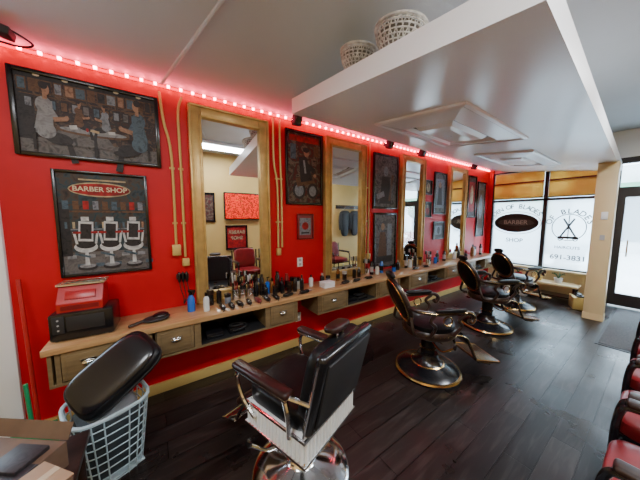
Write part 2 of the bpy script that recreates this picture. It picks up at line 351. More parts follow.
station(1.52,3.02,[(1.56,1.92,'d'),(1.98,2.5,'s'),(2.56,2.96,'d')])
station(3.25,4.85,[(3.3,3.7,'d'),(3.76,4.3,'s'),(4.36,4.8,'d')])
station(5.05,6.5,[(5.1,5.5,'d'),(5.56,6.0,'s'),(6.05,6.45,'d')])
b.done('station_counter')

# ================================================================ mirrors
def mirror(x0,x1,z0=.80,z1=2.70,w=.11):
    b=MB()
    def side(a0,a1,c0,c1): b.bb(a0,a1,-.05,-.001,c0,c1,GOLD,bev=.008)
    side(x0,x0+w,z0,z1); side(x1-w,x1,z0,z1); side(x0+w,x1-w,z0,z0+w); side(x0+w,x1-w,z1-w,z1)
    k=.022
    for a0,a1,c0,c1 in ((x0,x0+k,z0,z1),(x1-k,x1,z0,z1),(x0,x1,z0,z0+k),(x0,x1,z1-k,z1),(x0+w-k,x0+w,z0+w-k,z1-w+k),(x1-w,x1-w+k,z0+w-k,z1-w+k),(x0+w-k,x1-w+k,z0+w-k,z0+w),(x0+w-k,x1-w+k,z1-w,z1-w+k)):
        b.bb(a0,a1,-.066,-.04,c0,c1,GOLD,bev=.006)
    b.bb(x0+w,x1-w,-.03,-.02,z0+w,z1-w,MIRR)
    b.done('wall_mirror')
mirror(.31,1.09); mirror(1.86,2.61); mirror(3.43,4.12,w=.10); mirror(4.97,5.72,w=.10)

# ================================================================ pictures
def pic(name,x0,x1,z0,z1,canvas,fm=BLK,fw=.03,shapes=(),dz=.03):
    b=MB(); W_=x1-x0; H_=z1-z0
    for a in ((x0,x0+fw,z0,z1),(x1-fw,x1,z0,z1),(x0+fw,x1-fw,z0,z0+fw),(x0+fw,x1-fw,z1-fw,z1)): b.bb(a[0],a[1],-dz,-.001,a[2],a[3],fm,bev=.004)
    b.bb(x0+fw,x1-fw,-.012,-.002,z0+fw,z1-fw,canvas)
    y=-.0122
    for sh in shapes:
        k,cx,cz,w,h,m=sh[:6]; rot=sh[6] if len(sh)>6 else 0
        cx=x0+W_*cx; cz=z0+H_*cz; w*=W_; h*=H_; n=22 if k=='e' else 4
        pts=[]
        for i in range(n):
            if k=='e': px,pz=w/2*math.cos(2*pi*i/n),h/2*math.sin(2*pi*i/n)
            elif k=='t': px,pz=[(-w/2,-h/2),(w/2,-h/2),(w*.3,h/2),(-w*.3,h/2)][i]
            else: px,pz=[(-w/2,-h/2),(w/2,-h/2),(w/2,h/2),(-w/2,h/2)][i]
            c,s_=math.cos(rad(rot)),math.sin(rad(rot)); pts.append((cx+px*c-pz*s_,y,cz+px*s_+pz*c))
        b.poly(pts,(0,-.0001,0),m); y-=.00013
    return b.done(name)
P1=paint('painting_parlour',[(.01,.008,.009),(.05,.024,.018),(.018,.018,.024),(.12,.07,.045),(.022,.016,.018)],18,1)
DP=paint('painted_dark',[(.006,.006,.008),(.028,.025,.028),(.014,.013,.018)],25,6); BL=paint('painted_blue',[(.02,.035,.05),(.07,.11,.15),(.035,.055,.07)],20,7); BRN=paint('painted_brown',[(.03,.014,.009),(.12,.06,.032),(.06,.03,.02)],22,8)
FLR=paint('painted_floor',[(.03,.028,.03),(.13,.12,.12),(.06,.055,.06)],18,9); LGT=mat('painted_lamp',(.6,.5,.35),.5); SHI=paint('painted_shirt',[(.08,.085,.10),(.24,.25,.27),(.15,.15,.17)],16,4); SHW=paint('painted_pale',[(.3,.31,.33),(.6,.62,.64)],16,4)
def man(x,z,s,f=1,shirt=SHI,leg=DP):
    return [('e',x+.06*f*s,z-.17*s,.15*s,.12*s,leg,-8*f),('t',x+.12*f*s,z-.28*s,.04*s,.26*s,leg,10*f),
            ('t',x,z+.03*s,.10*s,.34*s,shirt,-6*f),('e',x+.0,z+.15*s,.085*s,.16*s,shirt),('e',x-.0*f*s,z-.1*s,.10*s,.16*s,shirt),
            ('r',x+.008*f*s,z+.235*s,.022*s,.06*s,SKIN),('e',x+.014*f*s,z+.30*s,.038*s,.115*s,SKIN),('e',x+.004*f*s,z+.335*s,.044*s,.07*s,DP),
            ('r',x+.03*f*s,z+.10*s,.035*s,.17*s,shirt,25*f),('r',x+.075*f*s,z+.03*s,.07*s,.045*s,SKIN,14*f),('e',x+.11*f*s,z+.05*s,.022*s,.05*s,SKIN)]
sh1=[('r',.5,.13,.93,.2,FLR),('r',.5,.93,.94,.05,DP),('r',.08,.5,.1,.6,DP),('r',.5,.72,.9,.01,BRN),('r',.5,.52,.9,.015,DP)]
for i in range(13):
    w=.04+.02*((i*7)%3)/2; sh1+=[('r',.07+.07*i,.83,w+.012,.15,BRN),('r',.07+.07*i,.83,w,.12,[BL,BRN,DP,GREYP,SKIN][i%5])]
for i in range(12): sh1+=[('r',.10+.07*i,.63,.05,.13,DP),('r',.10+.07*i,.63,.036,.10,[GREYP,BRN,BL,FLR][(i*3)%4])]
for i in range(5): sh1.append(('e',.16+.17*i,.945,.04,.03,LGT))
sh1+=[('t',.42,.28,.46,.22,FLR),('e',.5,.36,.5,.10,BRN),('e',.5,.375,.46,.075,SHI)]
sh1+=man(.19,.44,1.2)+man(.83,.42,1.3,-1,BL)+man(.40,.52,.6,1,BRN)+man(.58,.52,.62,-1,GREYP)
sh1+=[('r',.36,.40,.05,.05,SHW,12),('r',.5,.385,.06,.03,CREAMP,-8),('r',.62,.395,.05,.04,SHW,4),('e',.45,.39,.02,.05,REDP),('e',.70,.14,.16,.08,DP),('t',.50,.19,.03,.26,DP),('r',.12,.2,.02,.25,DP),('r',.9,.2,.02,.25,DP)]
pic('framed_painting',-.76,.085,2.09,2.68,P1,BLK,.028,sh1)
P2=paint('tin_sign_base',[(.010,.012,.016),(.02,.045,.06),(.06,.038,.028),(.014,.014,.018)],14,2)
sh2=[('r',.5,.13,.92,.2,FLR)]
for i in range(5):
    for j in range(2): sh2.append(('r',.12+.19*i+.09*j,.19-.09*j,.09,.035,[SHI,BL][j]))
sh2+=[('r',.5,.62,.9,.015,BRN),('r',.5,.45,.86,.012,GREYP),('r',.08,.45,.1,.5,DP)]
for i in range(9): sh2.append(('r',.1+.1*i,.68,.06,.08,[BL,BRN,REDP,GREYP,BRN][i%5]))
for i in range(12): sh2.append(('r',.09+.075*i,.49,.025,.06,[BL,CREAMP,REDP,SKIN][i%4]))
for i,x in enumerate((.27,.53,.79)):
    sh2+=[('e',x,.08,.20,.06,DP),('e',x,.095,.17,.04,SHI),('t',x,.17,.05,.14,SHW),('e',x,.28,.24,.11,SHW),('e',x,.305,.20,.08,DP),('r',x+.01,.43,.15,.19,SHW,-4),('r',x+.01,.43,.115,.145,DP,-4),('r',x+.01,.55,.08,.04,SHW),('r',x-.10,.37,.025,.12,SHW,8),('r',x-.08,.42,.08,.022,REDP),('r',x+.115,.37,.025,.12,SHW,-8),('r',x+.095,.42,.07,.022,REDP),('r',x-.04,.2,.16,.02,BL,-20)]
sh2+=[('e',.47,.83,.66,.14,CREAMP),('e',.47,.83,.63,.115,REDP),('r',.5,.92,.5,.015,CREAMP)]
s=pic('tin_sign',-.60,-.03,1.19,2.01,P2,BLK,.02,sh2)
text('BARBER SHOP',.052,(-.332,-.0265,1.872),(90,0,0),LGT,s)
P3=paint('painting_rider',[(.010,.010,.011),(.10,.010,.010),(.035,.025,.02),(.14,.10,.075),(.014,.012,.014)],12,3)
sh3=[('r',.5,.9,.8,.08,REDP),('e',.35,.2,.34,.24,DP),('e',.35,.2,.24,.17,GREYP),('e',.72,.2,.3,.22,DP),('e',.72,.2,.2,.15,GREYP),('r',.52,.34,.5,.12,BRN,14),('t',.5,.5,.34,.34,DP,12),('r',.66,.52,.28,.07,DP,-30),('e',.55,.72,.15,.11,SKIN),('e',.54,.76,.17,.07,DP),('r',.5,.53,.05,.18,SHI,8),('e',.78,.42,.09,.05,SKIN),('r',.2,.72,.14,.2,BL),('r',.82,.76,.14,.14,BRN)]
pic('framed_poster',1.31,1.84,1.81,2.69,P3,BLK,.03,sh3)
s=pic('framed_certificate',1.46,1.70,1.38,1.70,mat('cert_red',(.22,.02,.03),.4),DRED,.016,[('r',.5,.5,.7,.66,GREYP),('e',.5,.52,.4,.3,REDP),('r',.5,.25,.5,.06,DP)])
P4=paint('photo_dark',[(.012,.012,.015),(.06,.055,.06),(.14,.13,.13),(.025,.02,.025)],12,4)
pic('framed_photograph',2.79,3.38,1.79,2.64,P4,BLK,.03,[('t',.5,.35,.5,.5,DP),('e',.5,.7,.18,.18,GREYP),('r',.3,.25,.3,.1,GREYP,20),('r',.72,.4,.1,.5,BRN,-10)])
pic('framed_photograph',2.82,3.37,.84,1.73,P4,BLK,.03,[('t',.4,.4,.4,.5,BRN),('e',.4,.75,.16,.13,SKIN),('r',.7,.5,.2,.6,GREYP),('r',.5,.15,.7,.12,DP)])
pic('framed_photograph',4.17,4.40,2.08,2.35,P3,BLK,.018,[('e',.5,.5,.5,.6,CREAMP),('e',.5,.6,.2,.25,SKIN)])
pic('framed_photograph',4.17,4.40,1.66,1.95,P1,BLK,.018,[('e',.5,.4,.5,.5,REDP),('e',.5,.7,.25,.25,SKIN)])
pic('framed_poster',4.47,4.92,1.72,2.53,P4,BLK,.025,[('r',.5,.5,.7,.7,GREYP),('t',.5,.45,.4,.45,DP),('e',.5,.7,.2,.14,SKIN)])
pic('framed_photograph',4.50,4.90,1.22,1.58,P1,BLK,.02,[('r',.5,.5,.6,.5,GREYP),('e',.5,.5,.25,.4,DP)])
pic('framed_poster',5.85,6.25,1.65,2.6,P3,BLK,.03,[('r',.5,.5,.7,.7,REDP),('e',.5,.55,.4,.45,CREAMP)])
pic('framed_poster',6.33,6.75,1.2,2.5,P4,BLK,.03,[('r',.5,.5,.7,.7,BRN),('e',.5,.55,.4,.45,GREYP)])
def conduit(name,path,r=.011,box=None):
    b=MB(); b.tube(curve(path,5),r,GOLD2,seg=8)
    x,y,z=path[-1]
    if box: b.box((x,-.03,z-.05),box,GOLD2,bev=.005)
    for zz in (2.1,1.6): b.box((x,-.008,zz),(.04,.014,.018),GOLD2)
    b.done(name)
conduit('electrical_conduit',[(.10,-.02,2.74),(.12,-.02,2.5),(.165,-.02,2.2),(.165,-.02,1.4)],box=(.07,.05,.10))
conduit('electrical_conduit',[(.27,-.02,2.74),(.235,-.02,2.6),(.235,-.02,2.2),(.235,-.02,1.28)],box=(.06,.05,.07))
conduit('electrical_conduit',[(1.16,-.02,2.76),(1.16,-.02,2.3),(1.20,-.02,2.0),(1.20,-.02,1.3)],box=(.05,.04,.08))
conduit('electrical_conduit',[(1.24,-.02,2.76),(1.24,-.02,2.3),(1.25,-.02,2.0),(1.25,-.02,1.3)])
conduit('electrical_conduit',[(2.70,-.02,2.76),(2.70,-.02,2.2),(2.70,-.02,1.6),(2.70,-.02,1.1)],box=(.06,.04,.10))
b=MB(); b.tube([(.12,-.05,2.80),(.45,-1.0,3.02),(.60,-1.62,3.17),(.9,-2.6,3.17)],.013,CEIL,seg=8); b.done('ceiling_conduit')
for x,z in((1.50,1.09),(1.47,.38),(2.70,.43),(3.12,.42)):
    b=MB(); b.box((x,-.006,z),(.075,.01,.115),WHITE,bev=.003)
    for dz in(-.028,.028): b.box((x,-.012,z+dz),(.034,.006,.03),PLAS,bev=.002)
    b.done('power_outlet')
for x,z in((1.40,2.79),(3.0,2.79),(3.85,2.79),(5.79,2.79)):
    b=MB(); b.box((0,-.14,-.02),(.09,.09,.11),BLKM,rot=(15,0,0),bev=.012); b.cyl((0,-.18,-.03),(0,-.192,-.035),.032,BLK); b.cyl((0,-.05,.0),(0,-.10,0),.012,BLKM); b.box((0,-.052,0),(.05,.01,.04),BLKM); b.done('wall_speaker',(x,0,z-.02))
b=MB(); b.box((-.74,-.2,2.80),(.16,.10,.05),BLKM,rot=(0,10,0),bev=.01); b.cyl((-.74,-.2,2.82),(-.74,-.2,2.865),.02,BLKM); b.cyl((-.82,-.2,2.78),(-.86,-.2,2.77),.022,BLK)
b.tube(curve([(-.7,-.2,2.83),(-.6,-.12,2.80),(-.68,-.06,2.79),(-.8,-.05,2.80)]),.006,BLKM); b.done('security_camera')

# ================================================================ counter items
Z0=.80
def bottle(x,y,h,r,m,cap=BLK,kind=0,z=Z0):
    b=MB()
    if kind==0:
        b.lathe([(0,0),(r,0),(r,h*.62),(r*.85,h*.72),(r*.4,h*.80),(r*.4,h*.84),(0,h*.84)],m,seg=20); b.lathe([(0,h*.82),(r*.45,h*.82),(r*.45,h),(0,h)],cap,seg=16)
    elif kind==1:
        b.lathe([(0,0),(r,0),(r,h*.55),(r*.5,h*.72),(r*.35,h*.78),(0,h*.78)],m,seg=20); b.cyl((0,0,h*.76),(0,0,h*.86),r*.45,cap,seg=14); b.box((r*.3,0,h*.93),(r*2,r*.7,h*.13),cap,bev=.004); b.box((r*.9,0,h*.82),(r*.25,r*.4,h*.16),cap,rot=(0,20,0))
    elif kind==2:
        b.lathe([(0,0),(r,0),(r,h*.8),(r*.7,h*.86),(r*.7,h),(0,h)],m,seg=20); b.lathe([(r*1.01,h*.2),(r*1.01,h*.6)],cap,seg=20)
    elif kind==3:
        b.lathe([(0,0),(r,0),(r*1.02,h*.3),(r,h*.7),(0,h*.7)],m,seg=20); b.lathe([(0,h*.7),(r*1.08,h*.7),(r*1.08,h),(0,h)],cap,seg=20)
    elif kind==4:
        b.lathe([(0,0),(r,0),(r,h*.65),(r*.4,h*.72),(0,h*.72)],m,seg=20); b.cyl((0,0,h*.7),(0,0,h*.9),r*.15,cap,seg=8); b.box((r*.4,0,h*.93),(r*1.5,r*.5,h*.06),cap,bev=.003)
    b.done(['lotion_bottle','spray_bottle','aerosol_can','pomade_jar','pump_bottle'][kind],(x,y,z),random.uniform(-60,60))
def clipper(x,y,rz,c=BLK):
    b=MB(); b.ell((0,0,.022),(.13,.045,.04),c,e=.6); b.box((.07,0,.022),(.03,.042,.012),CHROME,bev=.002)
    for i in range(8): b.box((.088,-.018+.005*i,.022),(.01,.002,.006),CHROME)
    b.tube([(-.06,0,.02),(-.075,.0,.008),(-.085,.01,.006)],.004,BLKM,seg=6); b.done('hair_clipper',(x,y,Z0),rz)
def jarbrush(x,y):
    b=MB(); b.lathe([(0,0),(.035,0),(.037,.11),(.033,.112),(.031,.01),(0,.01)],CHROME,seg=20)
    for i in range(5):
        a=i*1.3; b.tube([(.01*math.cos(a),.01*math.sin(a),.015),(.035*math.cos(a),.035*math.sin(a),.2)],.005,[BLK,REDV,DKW][i%3],seg=6); b.box((.04*math.cos(a),.04*math.sin(a),.22),(.012,.03,.06),[BLK,PLAS][i%2],bev=.003)
    b.done('comb_jar',(x,y,Z0))
bottle(.245,-.20,.20,.032,BLUE,BLK,1); 
specs=[(.36,-.27,.17,.026,WHP,0),(.42,-.13,.15,.03,BLK,3),(.50,-.12,.18,.024,BLK,4),(.57,-.18,.10,.030,GREYP,3),(.74,-.12,.15,.03,CHROME,3),(.88,-.13,.20,.024,BLK,0),(.945,-.12,.23,.024,BLK,2),(1.01,-.13,.20,.026,BLUE,4),(1.07,-.12,.17,.024,AMBER,0),(1.13,-.13,.24,.025,BLK,2),(1.19,-.12,.16,.026,BLK,0),(1.25,-.13,.20,.024,DRED,2),(1.32,-.13,.15,.026,AMBER,3),(.96,-.20,.13,.024,BLK,0),(1.07,-.20,.10,.026,BLK,3),(1.39,-.14,.14,.028,WHP,3),(1.16,-.20,.15,.024,BLK,4),(1.24,-.21,.12,.026,BLK,3),(1.31,-.22,.17,.024,BLK,2),(1.40,-.22,.18,.024,BLK,0)]
for q in specs: bottle(q[0],q[1],q[2],q[3],q[4],BLK if q[4] is not BLK else DKW,q[5])
for q in ((.49,-.31,90,BLK),(.57,-.32,90,BLK),(.65,-.31,95,BLK),(.74,-.31,85,BLK),(.83,-.32,90,DRED),(.92,-.33,92,BLK),(1.02,-.335,88,BLK),(1.16,-.34,10,BLK),(1.36,-.35,5,BLK)): clipper(*q)
jarbrush(.66,-.12); jarbrush(.81,-.15)
for q in [(1.58,-.14,.14,.028,WHP,0),(1.75,-.14,.14,.028,BLK,0),(1.83,-.16,.1,.028,GREYP,3),(2.02,-.13,.16,.026,AMBER,2),(2.12,-.15,.12,.03,BLK,3),(2.3,-.15,.17,.026,BLK,4),(2.40,-.14,.14,.026,BLK,0),(2.66,-.14,.20,.028,BLK,2),(2.75,-.17,.15,.03,WHP,0),(2.88,-.14,.18,.028,BLUE,2),(3.1,-.2,.1,.03,BLUE,3),(3.25,-.16,.16,.03,BLK,0),
          (3.5,-.14,.22,.028,BLK,2),(3.6,-.15,.18,.028,WHP,1),(3.75,-.14,.24,.03,BLK,0),(3.9,-.14,.15,.03,AMBER,3),(4.2,-.14,.2,.03,WHP,2),(4.3,-.2,.17,.03,BLUE,4),(4.45,-.15,.22,.03,BLK,0),(4.7,-.15,.2,.03,BLK,2),
          (5.1,-.15,.2,.03,WHP,0),(5.3,-.14,.22,.03,BLK,1),(5.5,-.2,.15,.03,REDP,2),(5.8,-.2,.26,.04,AMBER,0),(6.0,-.15,.2,.035,WHP,3),(6.2,-.2,.25,.03,BLK,2)]:
    bottle(q[0],q[1],q[2],q[3],q[4],PLAS if q[4] is BLK else BLK,q[5])
for q in ((2.0,-.31,5),(2.42,-.31,175),(2.2,-.31,10),(3.52,-.31,5),(3.80,-.31,170),(5.2,-.32,5)): clipper(*q)
jarbrush(2.53,-.16); jarbrush(4.05,-.2)
b=MB()
for i in range(4): b.box((0,0,.010+.018*i),(.16,.12,.017),TOWEL,bev=.008)
b.done('folded_towels',(1.72,-.29,Z0))
b=MB(); b.box((0,0,.1),(.34,.24,.19),BLK,bev=.015); b.box((.02,-.122,.12),(.20,.006,.10),BLKM,bev=.002); b.box((-.12,-.122,.12),(.06,.006,.12),BLKM,bev=.002)
for i in range(3): b.cyl((-.12,-.124,.085+.035*i),(-.12,-.128,.085+.035*i),.006,PLAS,seg=10)
for sx in(-.14,.14):
    for sy in(-.09,.09): b.cyl((sx,sy,0),(sx,sy,.01),.012,BLKM,seg=8)
b.done('countertop_sterilizer',(-.44,-.21,Z0),-4)
b=MB(); b.poly([(-.12,-.1,.0),(-.12,.09,.0),(-.12,.07,.17),(-.12,-.03,.17),(-.12,-.1,.06)],(.24,0,0),REDV); b.box((0,.02,.176),(.26,.14,.010),CHROME,bev=.003)
for i in range(9): b.cyl((-.12+.03*i,-.05,.188),(-.12+.03*i,.09,.188),.003,CHROME,seg=6)
for yy in(-.05,.02,.09): b.cyl((-.13,yy,.186),(.13,yy,.186),.003,CHROME,seg=6)
b.box((0,-.072,.11),(.16,.012,.06),REDV,rot=(-32,0,0),bev=.003); b.box((0,-.103,.03),(.2,.006,.03),DRED)
b.done('red_countertop_scale',(-.45,-.20,Z0+.196),-4)
b=MB(); b.ell((0,0,.02),(.2,.14,.04),BLKM); b.ell((.03,0,.035),(.12,.1,.05),BLK); b.tube([(-.08,0,.025),(-.19,-.03,.02)],.012,DKW,seg=8); b.done('neck_duster_brush',(-.02,-.26,Z0),15)
b=MB(); b.box((0,-.02,0),(.10,.04,.05),BLKM,bev=.006)
for i in range(3): b.ell((-.03+.03*i,-.055,.0),(.026,.04,.10),BLK,e=.7); b.tube(curve([(-.03+.03*i,-.05,-.04),(-.02+.03*i,-.06,-.12),(-.0+.02*i,-.03,-.2),(.0,-.02,-.27)]),.004,BLKM,seg=6)
b.done('clipper_holder',(.20,-.03,1.10))

# ================================================================ barber chairs
def chairA(loc,rz):
    b=MB()
    b.lathe([(0,0),(.31,0),(.315,.012),(.30,.03),(.22,.05),(.10,.075),(.075,.10),(.07,.13),(0,.13)],CHROME,seg=48)
    b.cyl((0,0,.1),(0,0,.36),.05,CHROME); b.lathe([(.05,.18),(.075,.2),(.075,.28),(.05,.30)],CHROME); b.box((0,0,.36),(.34,.30,.06),BLKM,bev=.01,tap=.7)
    b.box((-.01,0,.455),(.46,.48,.14),RIB,bev=.02)
    for i in range(16):
        x=-.225+.0285*i
        for sy in(-1,1): b.cyl((x,sy*.243,.40),(x,sy*.243,.52),.0125,RIB,seg=10)
    for i in range(16):
        y=-.225+.03*i
        for sx in(-.243,.222): b.cyl((sx,y,.40),(sx,y,.52),.0125,RIB,seg=10)
    for z in (.39,.528):
        b.tube([(-.25,-.25,z),(.23,-.25,z),(.23,.25,z),(-.25,.25,z)],.011,CHROME,closed=True,seg=8)
    b.ell((.01,0,.575),(.50,.46,.13),LEA,e=.35)
    M=-13
    def bk(x,y,z):
        a=rad(M); return (-.225+math.sin(a)*z+math.cos(a)*x, y, .56+math.cos(a)*z-math.sin(a)*x)
    b.box(bk(-.02,0,.235),(.06,.50,.47),BLK,rot=(0,M,0),bev=.024,seg=3)
    b.ell(bk(.03,0,.235),(.10,.46,.44),LEA,rot=(0,M,0),e=.35)
    b.box(bk(-.055,0,.235),(.012,.42,.38),BLKM,rot=(0,M,0),bev=.004)
    b.tube([bk(-.02,-.253,-.0),bk(-.02,-.253,.42)],.006,CHROME,seg=8); b.tube([bk(-.02,.253,-.0),bk(-.02,.253,.42)],.006,CHROME,seg=8)
    for sy in(-.03,.03): b.tube([bk(.02,sy,.42),bk(.04,sy,.49)],.007,CHROME,seg=8)
    b.ell(bk(.06,0,.495),(.09,.17,.04),OXB,rot=(0,M+20,0),e=.5)
    for sy in(-1,1):
        y=sy*.285
        b.box((.04,y,.775),(.46,.07,.04),OXB,bev=.018,seg=3); b.box((.04,y,.750),(.44,.05,.014),CHROME,bev=.004)
        b.tube(curve([(.23,y,.75),(.26,y,.68),(.22,y*.96,.56),(.12,y*.93,.48)]),.014,CHROME,seg=8)
        b.tube(curve([(-.14,y,.75),(-.17,y,.66),(-.16,y*.93,.52)]),.014,CHROME,seg=8)
        b.tube([(-.18,y,.76),bk(-.02,sy*.25,.2)],.012,CHROME,seg=8)
    for sy in(-.17,.17): b.tube(curve([(.20,sy,.44),(.36,sy,.38),(.46,sy,.22)]),.011,CHROME,seg=8)
    b.box((.36,0,.42),(.22,.36,.05),OXB,rot=(0,38,0),bev=.02,seg=3)
    for sy in(-.17,.17): b.tube([(.44,sy,.26),(.60,sy,.14)],.01,CHROME,seg=8)
    b.box((.56,0,.17),(.18,.36,.02),CHROME,rot=(0,22,0),bev=.006)
    for i in range(5): b.box((.49+.035*i,0,.205-.014*i),(.008,.34,.01),BLKM,rot=(0,22,0))
    b.tube(curve([(0,.08,.30),(.02,.24,.32),(.06,.34,.40)]),.009,CHROME,seg=8); b.ell((.065,.35,.42),(.03,.03,.06),BLK)
    b.done('barber_chair',loc,rz)
def chairB(loc,rz,lean=24):
    b=MB()
    b.lathe([(0,0),(.325,0),(.33,.02)],BLK,seg=48); b.lathe([(.325,.015),(.333,.025),(.325,.04),(.31,.043)],BRASS,seg=48)
    b.lathe([(.315,.04),(.26,.075),(.16,.10),(.11,.15),(.10,.20),(0,.20)],BLK,seg=48); b.lathe([(.165,.098),(.170,.104),(.158,.112)],BRASS,seg=36)
    b.cyl((0,0,.18),(0,0,.42),.07,BLK); b.lathe([(.07,.25),(.085,.26),(.07,.27)],BRASS); b.lathe([(.07,.38),(.14,.43),(.2,.45),(0,.45)],BLK)
    b.lathe([(0,.44),(.25,.44),(.265,.46),(.265,.50),(.25,.52),(0,.52)],DKW,sc=(1,1.02,1),seg=40)
    b.lathe([(.262,.456),(.270,.46),(.262,.464)],BRASS,seg=40)
    b.lathe([(0,.60),(.12,.597),(.2,.585),(.245,.56),(.25,.53),(.24,.51),(0,.51)],LEA,seg=40)
    for i in range(40):
        a=2*pi*i/40; b.ell((.268*math.cos(a),.272*math.sin(a),.49),(.012,.012,.012),BRASS,seg=6)
    L=rad(lean); c=Vector((-.34,0,.80))
    def bk(x,y,z): return (c.x-math.sin(L)*z+math.cos(L)*x, y, c.z+math.cos(L)*z+math.sin(L)*x)
    n=40; A,H=.175,.235
    ov=lambda k,x: [bk(x,A*k*math.cos(2*pi*i/n),H*k*math.sin(2*pi*i/n)) for i in range(n)]
    b.tube(ov(1.0,0),.026,DKW,closed=True,seg=10); b.tube(ov(1.02,-.026),.007,BRASS,closed=True,seg=8); b.tube(ov(.93,.026),.006,BRASS,closed=True,seg=8)
    b.ell(bk(.012,0,0),(.11,.33,.45),LEA,rot=(0,-lean,0)); b.ell(bk(-.01,0,0),(.06,.32,.43),LEA,rot=(0,-lean,0))
    for i in range(30):
        a=2*pi*i/30; b.ell(bk(-.030,A*.92*math.cos(a),H*.92*math.sin(a)),(.011,.011,.011),BRASS,seg=6)
    for sy in(-.04,.04): b.tube([bk(-.01,sy,.2),bk(-.01,sy,.28)],.007,BRASS,seg=6)
    b.ell(bk(.01,0,.285),(.06,.16,.07),LEA,rot=(0,-lean,0),e=.6)
    for sy in(-1,1):
        b.tube(curve([(-.16,sy*.2,.47),(-.28,sy*.22,.52),bk(-.01,sy*.165,-.14)]),.017,DKW,seg=8)
        y=sy*.29
        arm=curve([bk(.0,sy*.18,-.02),(-.28,sy*.27,.775),(-.1,y,.745),(.14,y,.75),(.25,y,.735),(.285,y,.69),(.26,y,.645),(.23,y,.665)])
        b.tube(arm,.022,DKW,seg=10); b.tube([(p.x,p.y+sy*.019,p.z) for p in arm],.006,BRASS,seg=6)
        b.ell((.04,y,.773),(.32,.07,.045),LEA,e=.6)
        b.tube(curve([(.2,y,.73),(.13,y,.67),(.17,y*.95,.60),(.10,y*.88,.50)]),.017,DKW,seg=8); b.tube(curve([(-.12,y,.74),(-.16,y,.67),(-.10,y*.95,.60),(-.13,y*.85,.50)]),.017,DKW,seg=8)
        b.tube([(.02+.045*math.cos(t*.52),y*.97,.66+.045*math.sin(t*.52)) for t in range(12)],.007,BRASS,closed=True,seg=6)
    for sy in(-.16,.16):
        b.tube(curve([(.12,sy,.46),(.30,sy,.42),(.38,sy,.30),(.46,sy,.16),(.60,sy,.12)]),.015,BLK,seg=8); b.tube(curve([(.12,sy*1.1,.47),(.30,sy*1.1,.43),(.38,sy*1.1,.31),(.46,sy*1.1,.17),(.62,sy*1.1,.13)]),.005,BRASS,seg=6)
    b.box((.32,0,.40),(.18,.30,.03),LEA,rot=(0,52,0),bev=.012)
    b.box((.57,0,.15),(.27,.36,.025),DKW,rot=(0,8,0),bev=.008); 
    for i in range(7): b.box((.47+.033*i,0,.176-.005*i),(.010,.33,.006),BRASS,rot=(0,8,0))
    b.tube([(.44,-.18,.18),(.70,-.18,.14),(.70,.18,.14),(.44,.18,.18)],.007,BRASS,closed=True,seg=6)
    b.tube(curve([(0,-.06,.36),(0,-.24,.34),(.05,-.34,.42)]),.009,BRASS,seg=8); b.ell((.055,-.35,.44),(.03,.03,.07),BLK)
    b.done('antique_barber_chair',loc,rz)
chairA((.72,-1.36,0),108)
chairB((2.38,-1.24,0),-28)
chairB((4.10,-1.16,0),-28)
chairB((5.50,-1.08,0),-20)

# ================================================================ waiting chairs along right
def wchair(loc,rz):
    b=MB()
    b.ell((0,0,.46),(.50,.50,.11),DRED,e=.35); b.box((0,0,.41),(.48,.48,.03),BLK,bev=.01)
    b.ell((-.25,0,.72),(.10,.48,.44),DRED,rot=(0,-12,0),e=.4); b.box((-.30,0,.70),(.03,.46,.48),BLK,rot=(0,-12,0),bev=.01)
    for sy in(-1,1):
        y=sy*.28
        b.tube(curve([(.24,y,0),(.24,y,.30),(.23,y,.60),(.16,y,.66),(-.1,y,.66),(-.27,y,.66)]),.016,BLK,seg=8)
        b.tube([(-.26,y,0),(-.25,y,.3),(-.28,y,.9)],.016,BLK,seg=8)
        b.box((.0,y,.685),(.42,.07,.035),DKW,bev=.015,seg=3); b.tube([(.22,y,.40),(-.25,y,.40)],.012,BLK,seg=8)
    b.tube([(.22,-.28,.40),(.22,.28,.40)],.012,BLK,seg=8)
    b.done('waiting_chair',loc,rz)
for i,x in enumerate((1.72,2.36,3.00,3.64,4.28)): wchair((x,-2.78,0),90)
b=MB(); b.bb(4.75,6.85,-3.4,-2.22,0,.012,mat('mat_grey',(.12,.13,.14),.95,noise=.4,nscale=60,bump=.4),bev=.004); b.bb(4.7,6.9,-3.45,-2.19,0,.006,BLKM); b.done('door_mat')

# ================================================================ near-left stuff
b=MB(); H=.46
WV=mat('bin_plastic',(.34,.45,.50),.4); INN=mat('bin_liner',(.03,.045,.055),.6,noise=.4,nscale=30)
prof=lambda z,k=1: (.15+.05*z/H)*k
n=22
sq=lambda v: math.copysign(abs(v)**.6,v)
for j in range(9):
    z=H*j/8; r_=prof(z)
    b.tube([(sq(math.cos(2*pi*i/n))*r_,sq(math.sin(2*pi*i/n))*r_,z+.006) for i in range(n)],.004 if j<8 else .012,WV,closed=True,seg=6)
for i in range(n):
    cx=sq(math.cos(2*pi*i/n)); cy=sq(math.sin(2*pi*i/n))
    b.tube([(cx*.15,cy*.15,.0),(cx*.2,cy*.2,H)],.004,WV,seg=6)
b.box((0,0,.008),(.28,.28,.012),WV,bev=.004); b.box((0,0,.21),(.33,.33,.39),INN,bev=.05,tap=.78)
b.ell((.02,0,.40),(.26,.26,.06),mat('grey_towel',(.2,.22,.24),.9),e=.7)
b.done('laundry_basket',(-.31,-.62,0),20)
b=MB(); b.ell((0,0,0),(.50,.32,.12),LEA,e=.45); b.ell((0,0,.045),(.46,.29,.07),BLK,e=.5); b.tube([(.245*math.copysign(abs(math.cos(2*pi*i/32))**.45,math.cos(2*pi*i/32)),.158*math.copysign(abs(math.sin(2*pi*i/32))**.45,math.sin(2*pi*i/32)),.0) for i in range(32)],.007,BLKM,closed=True,seg=6)
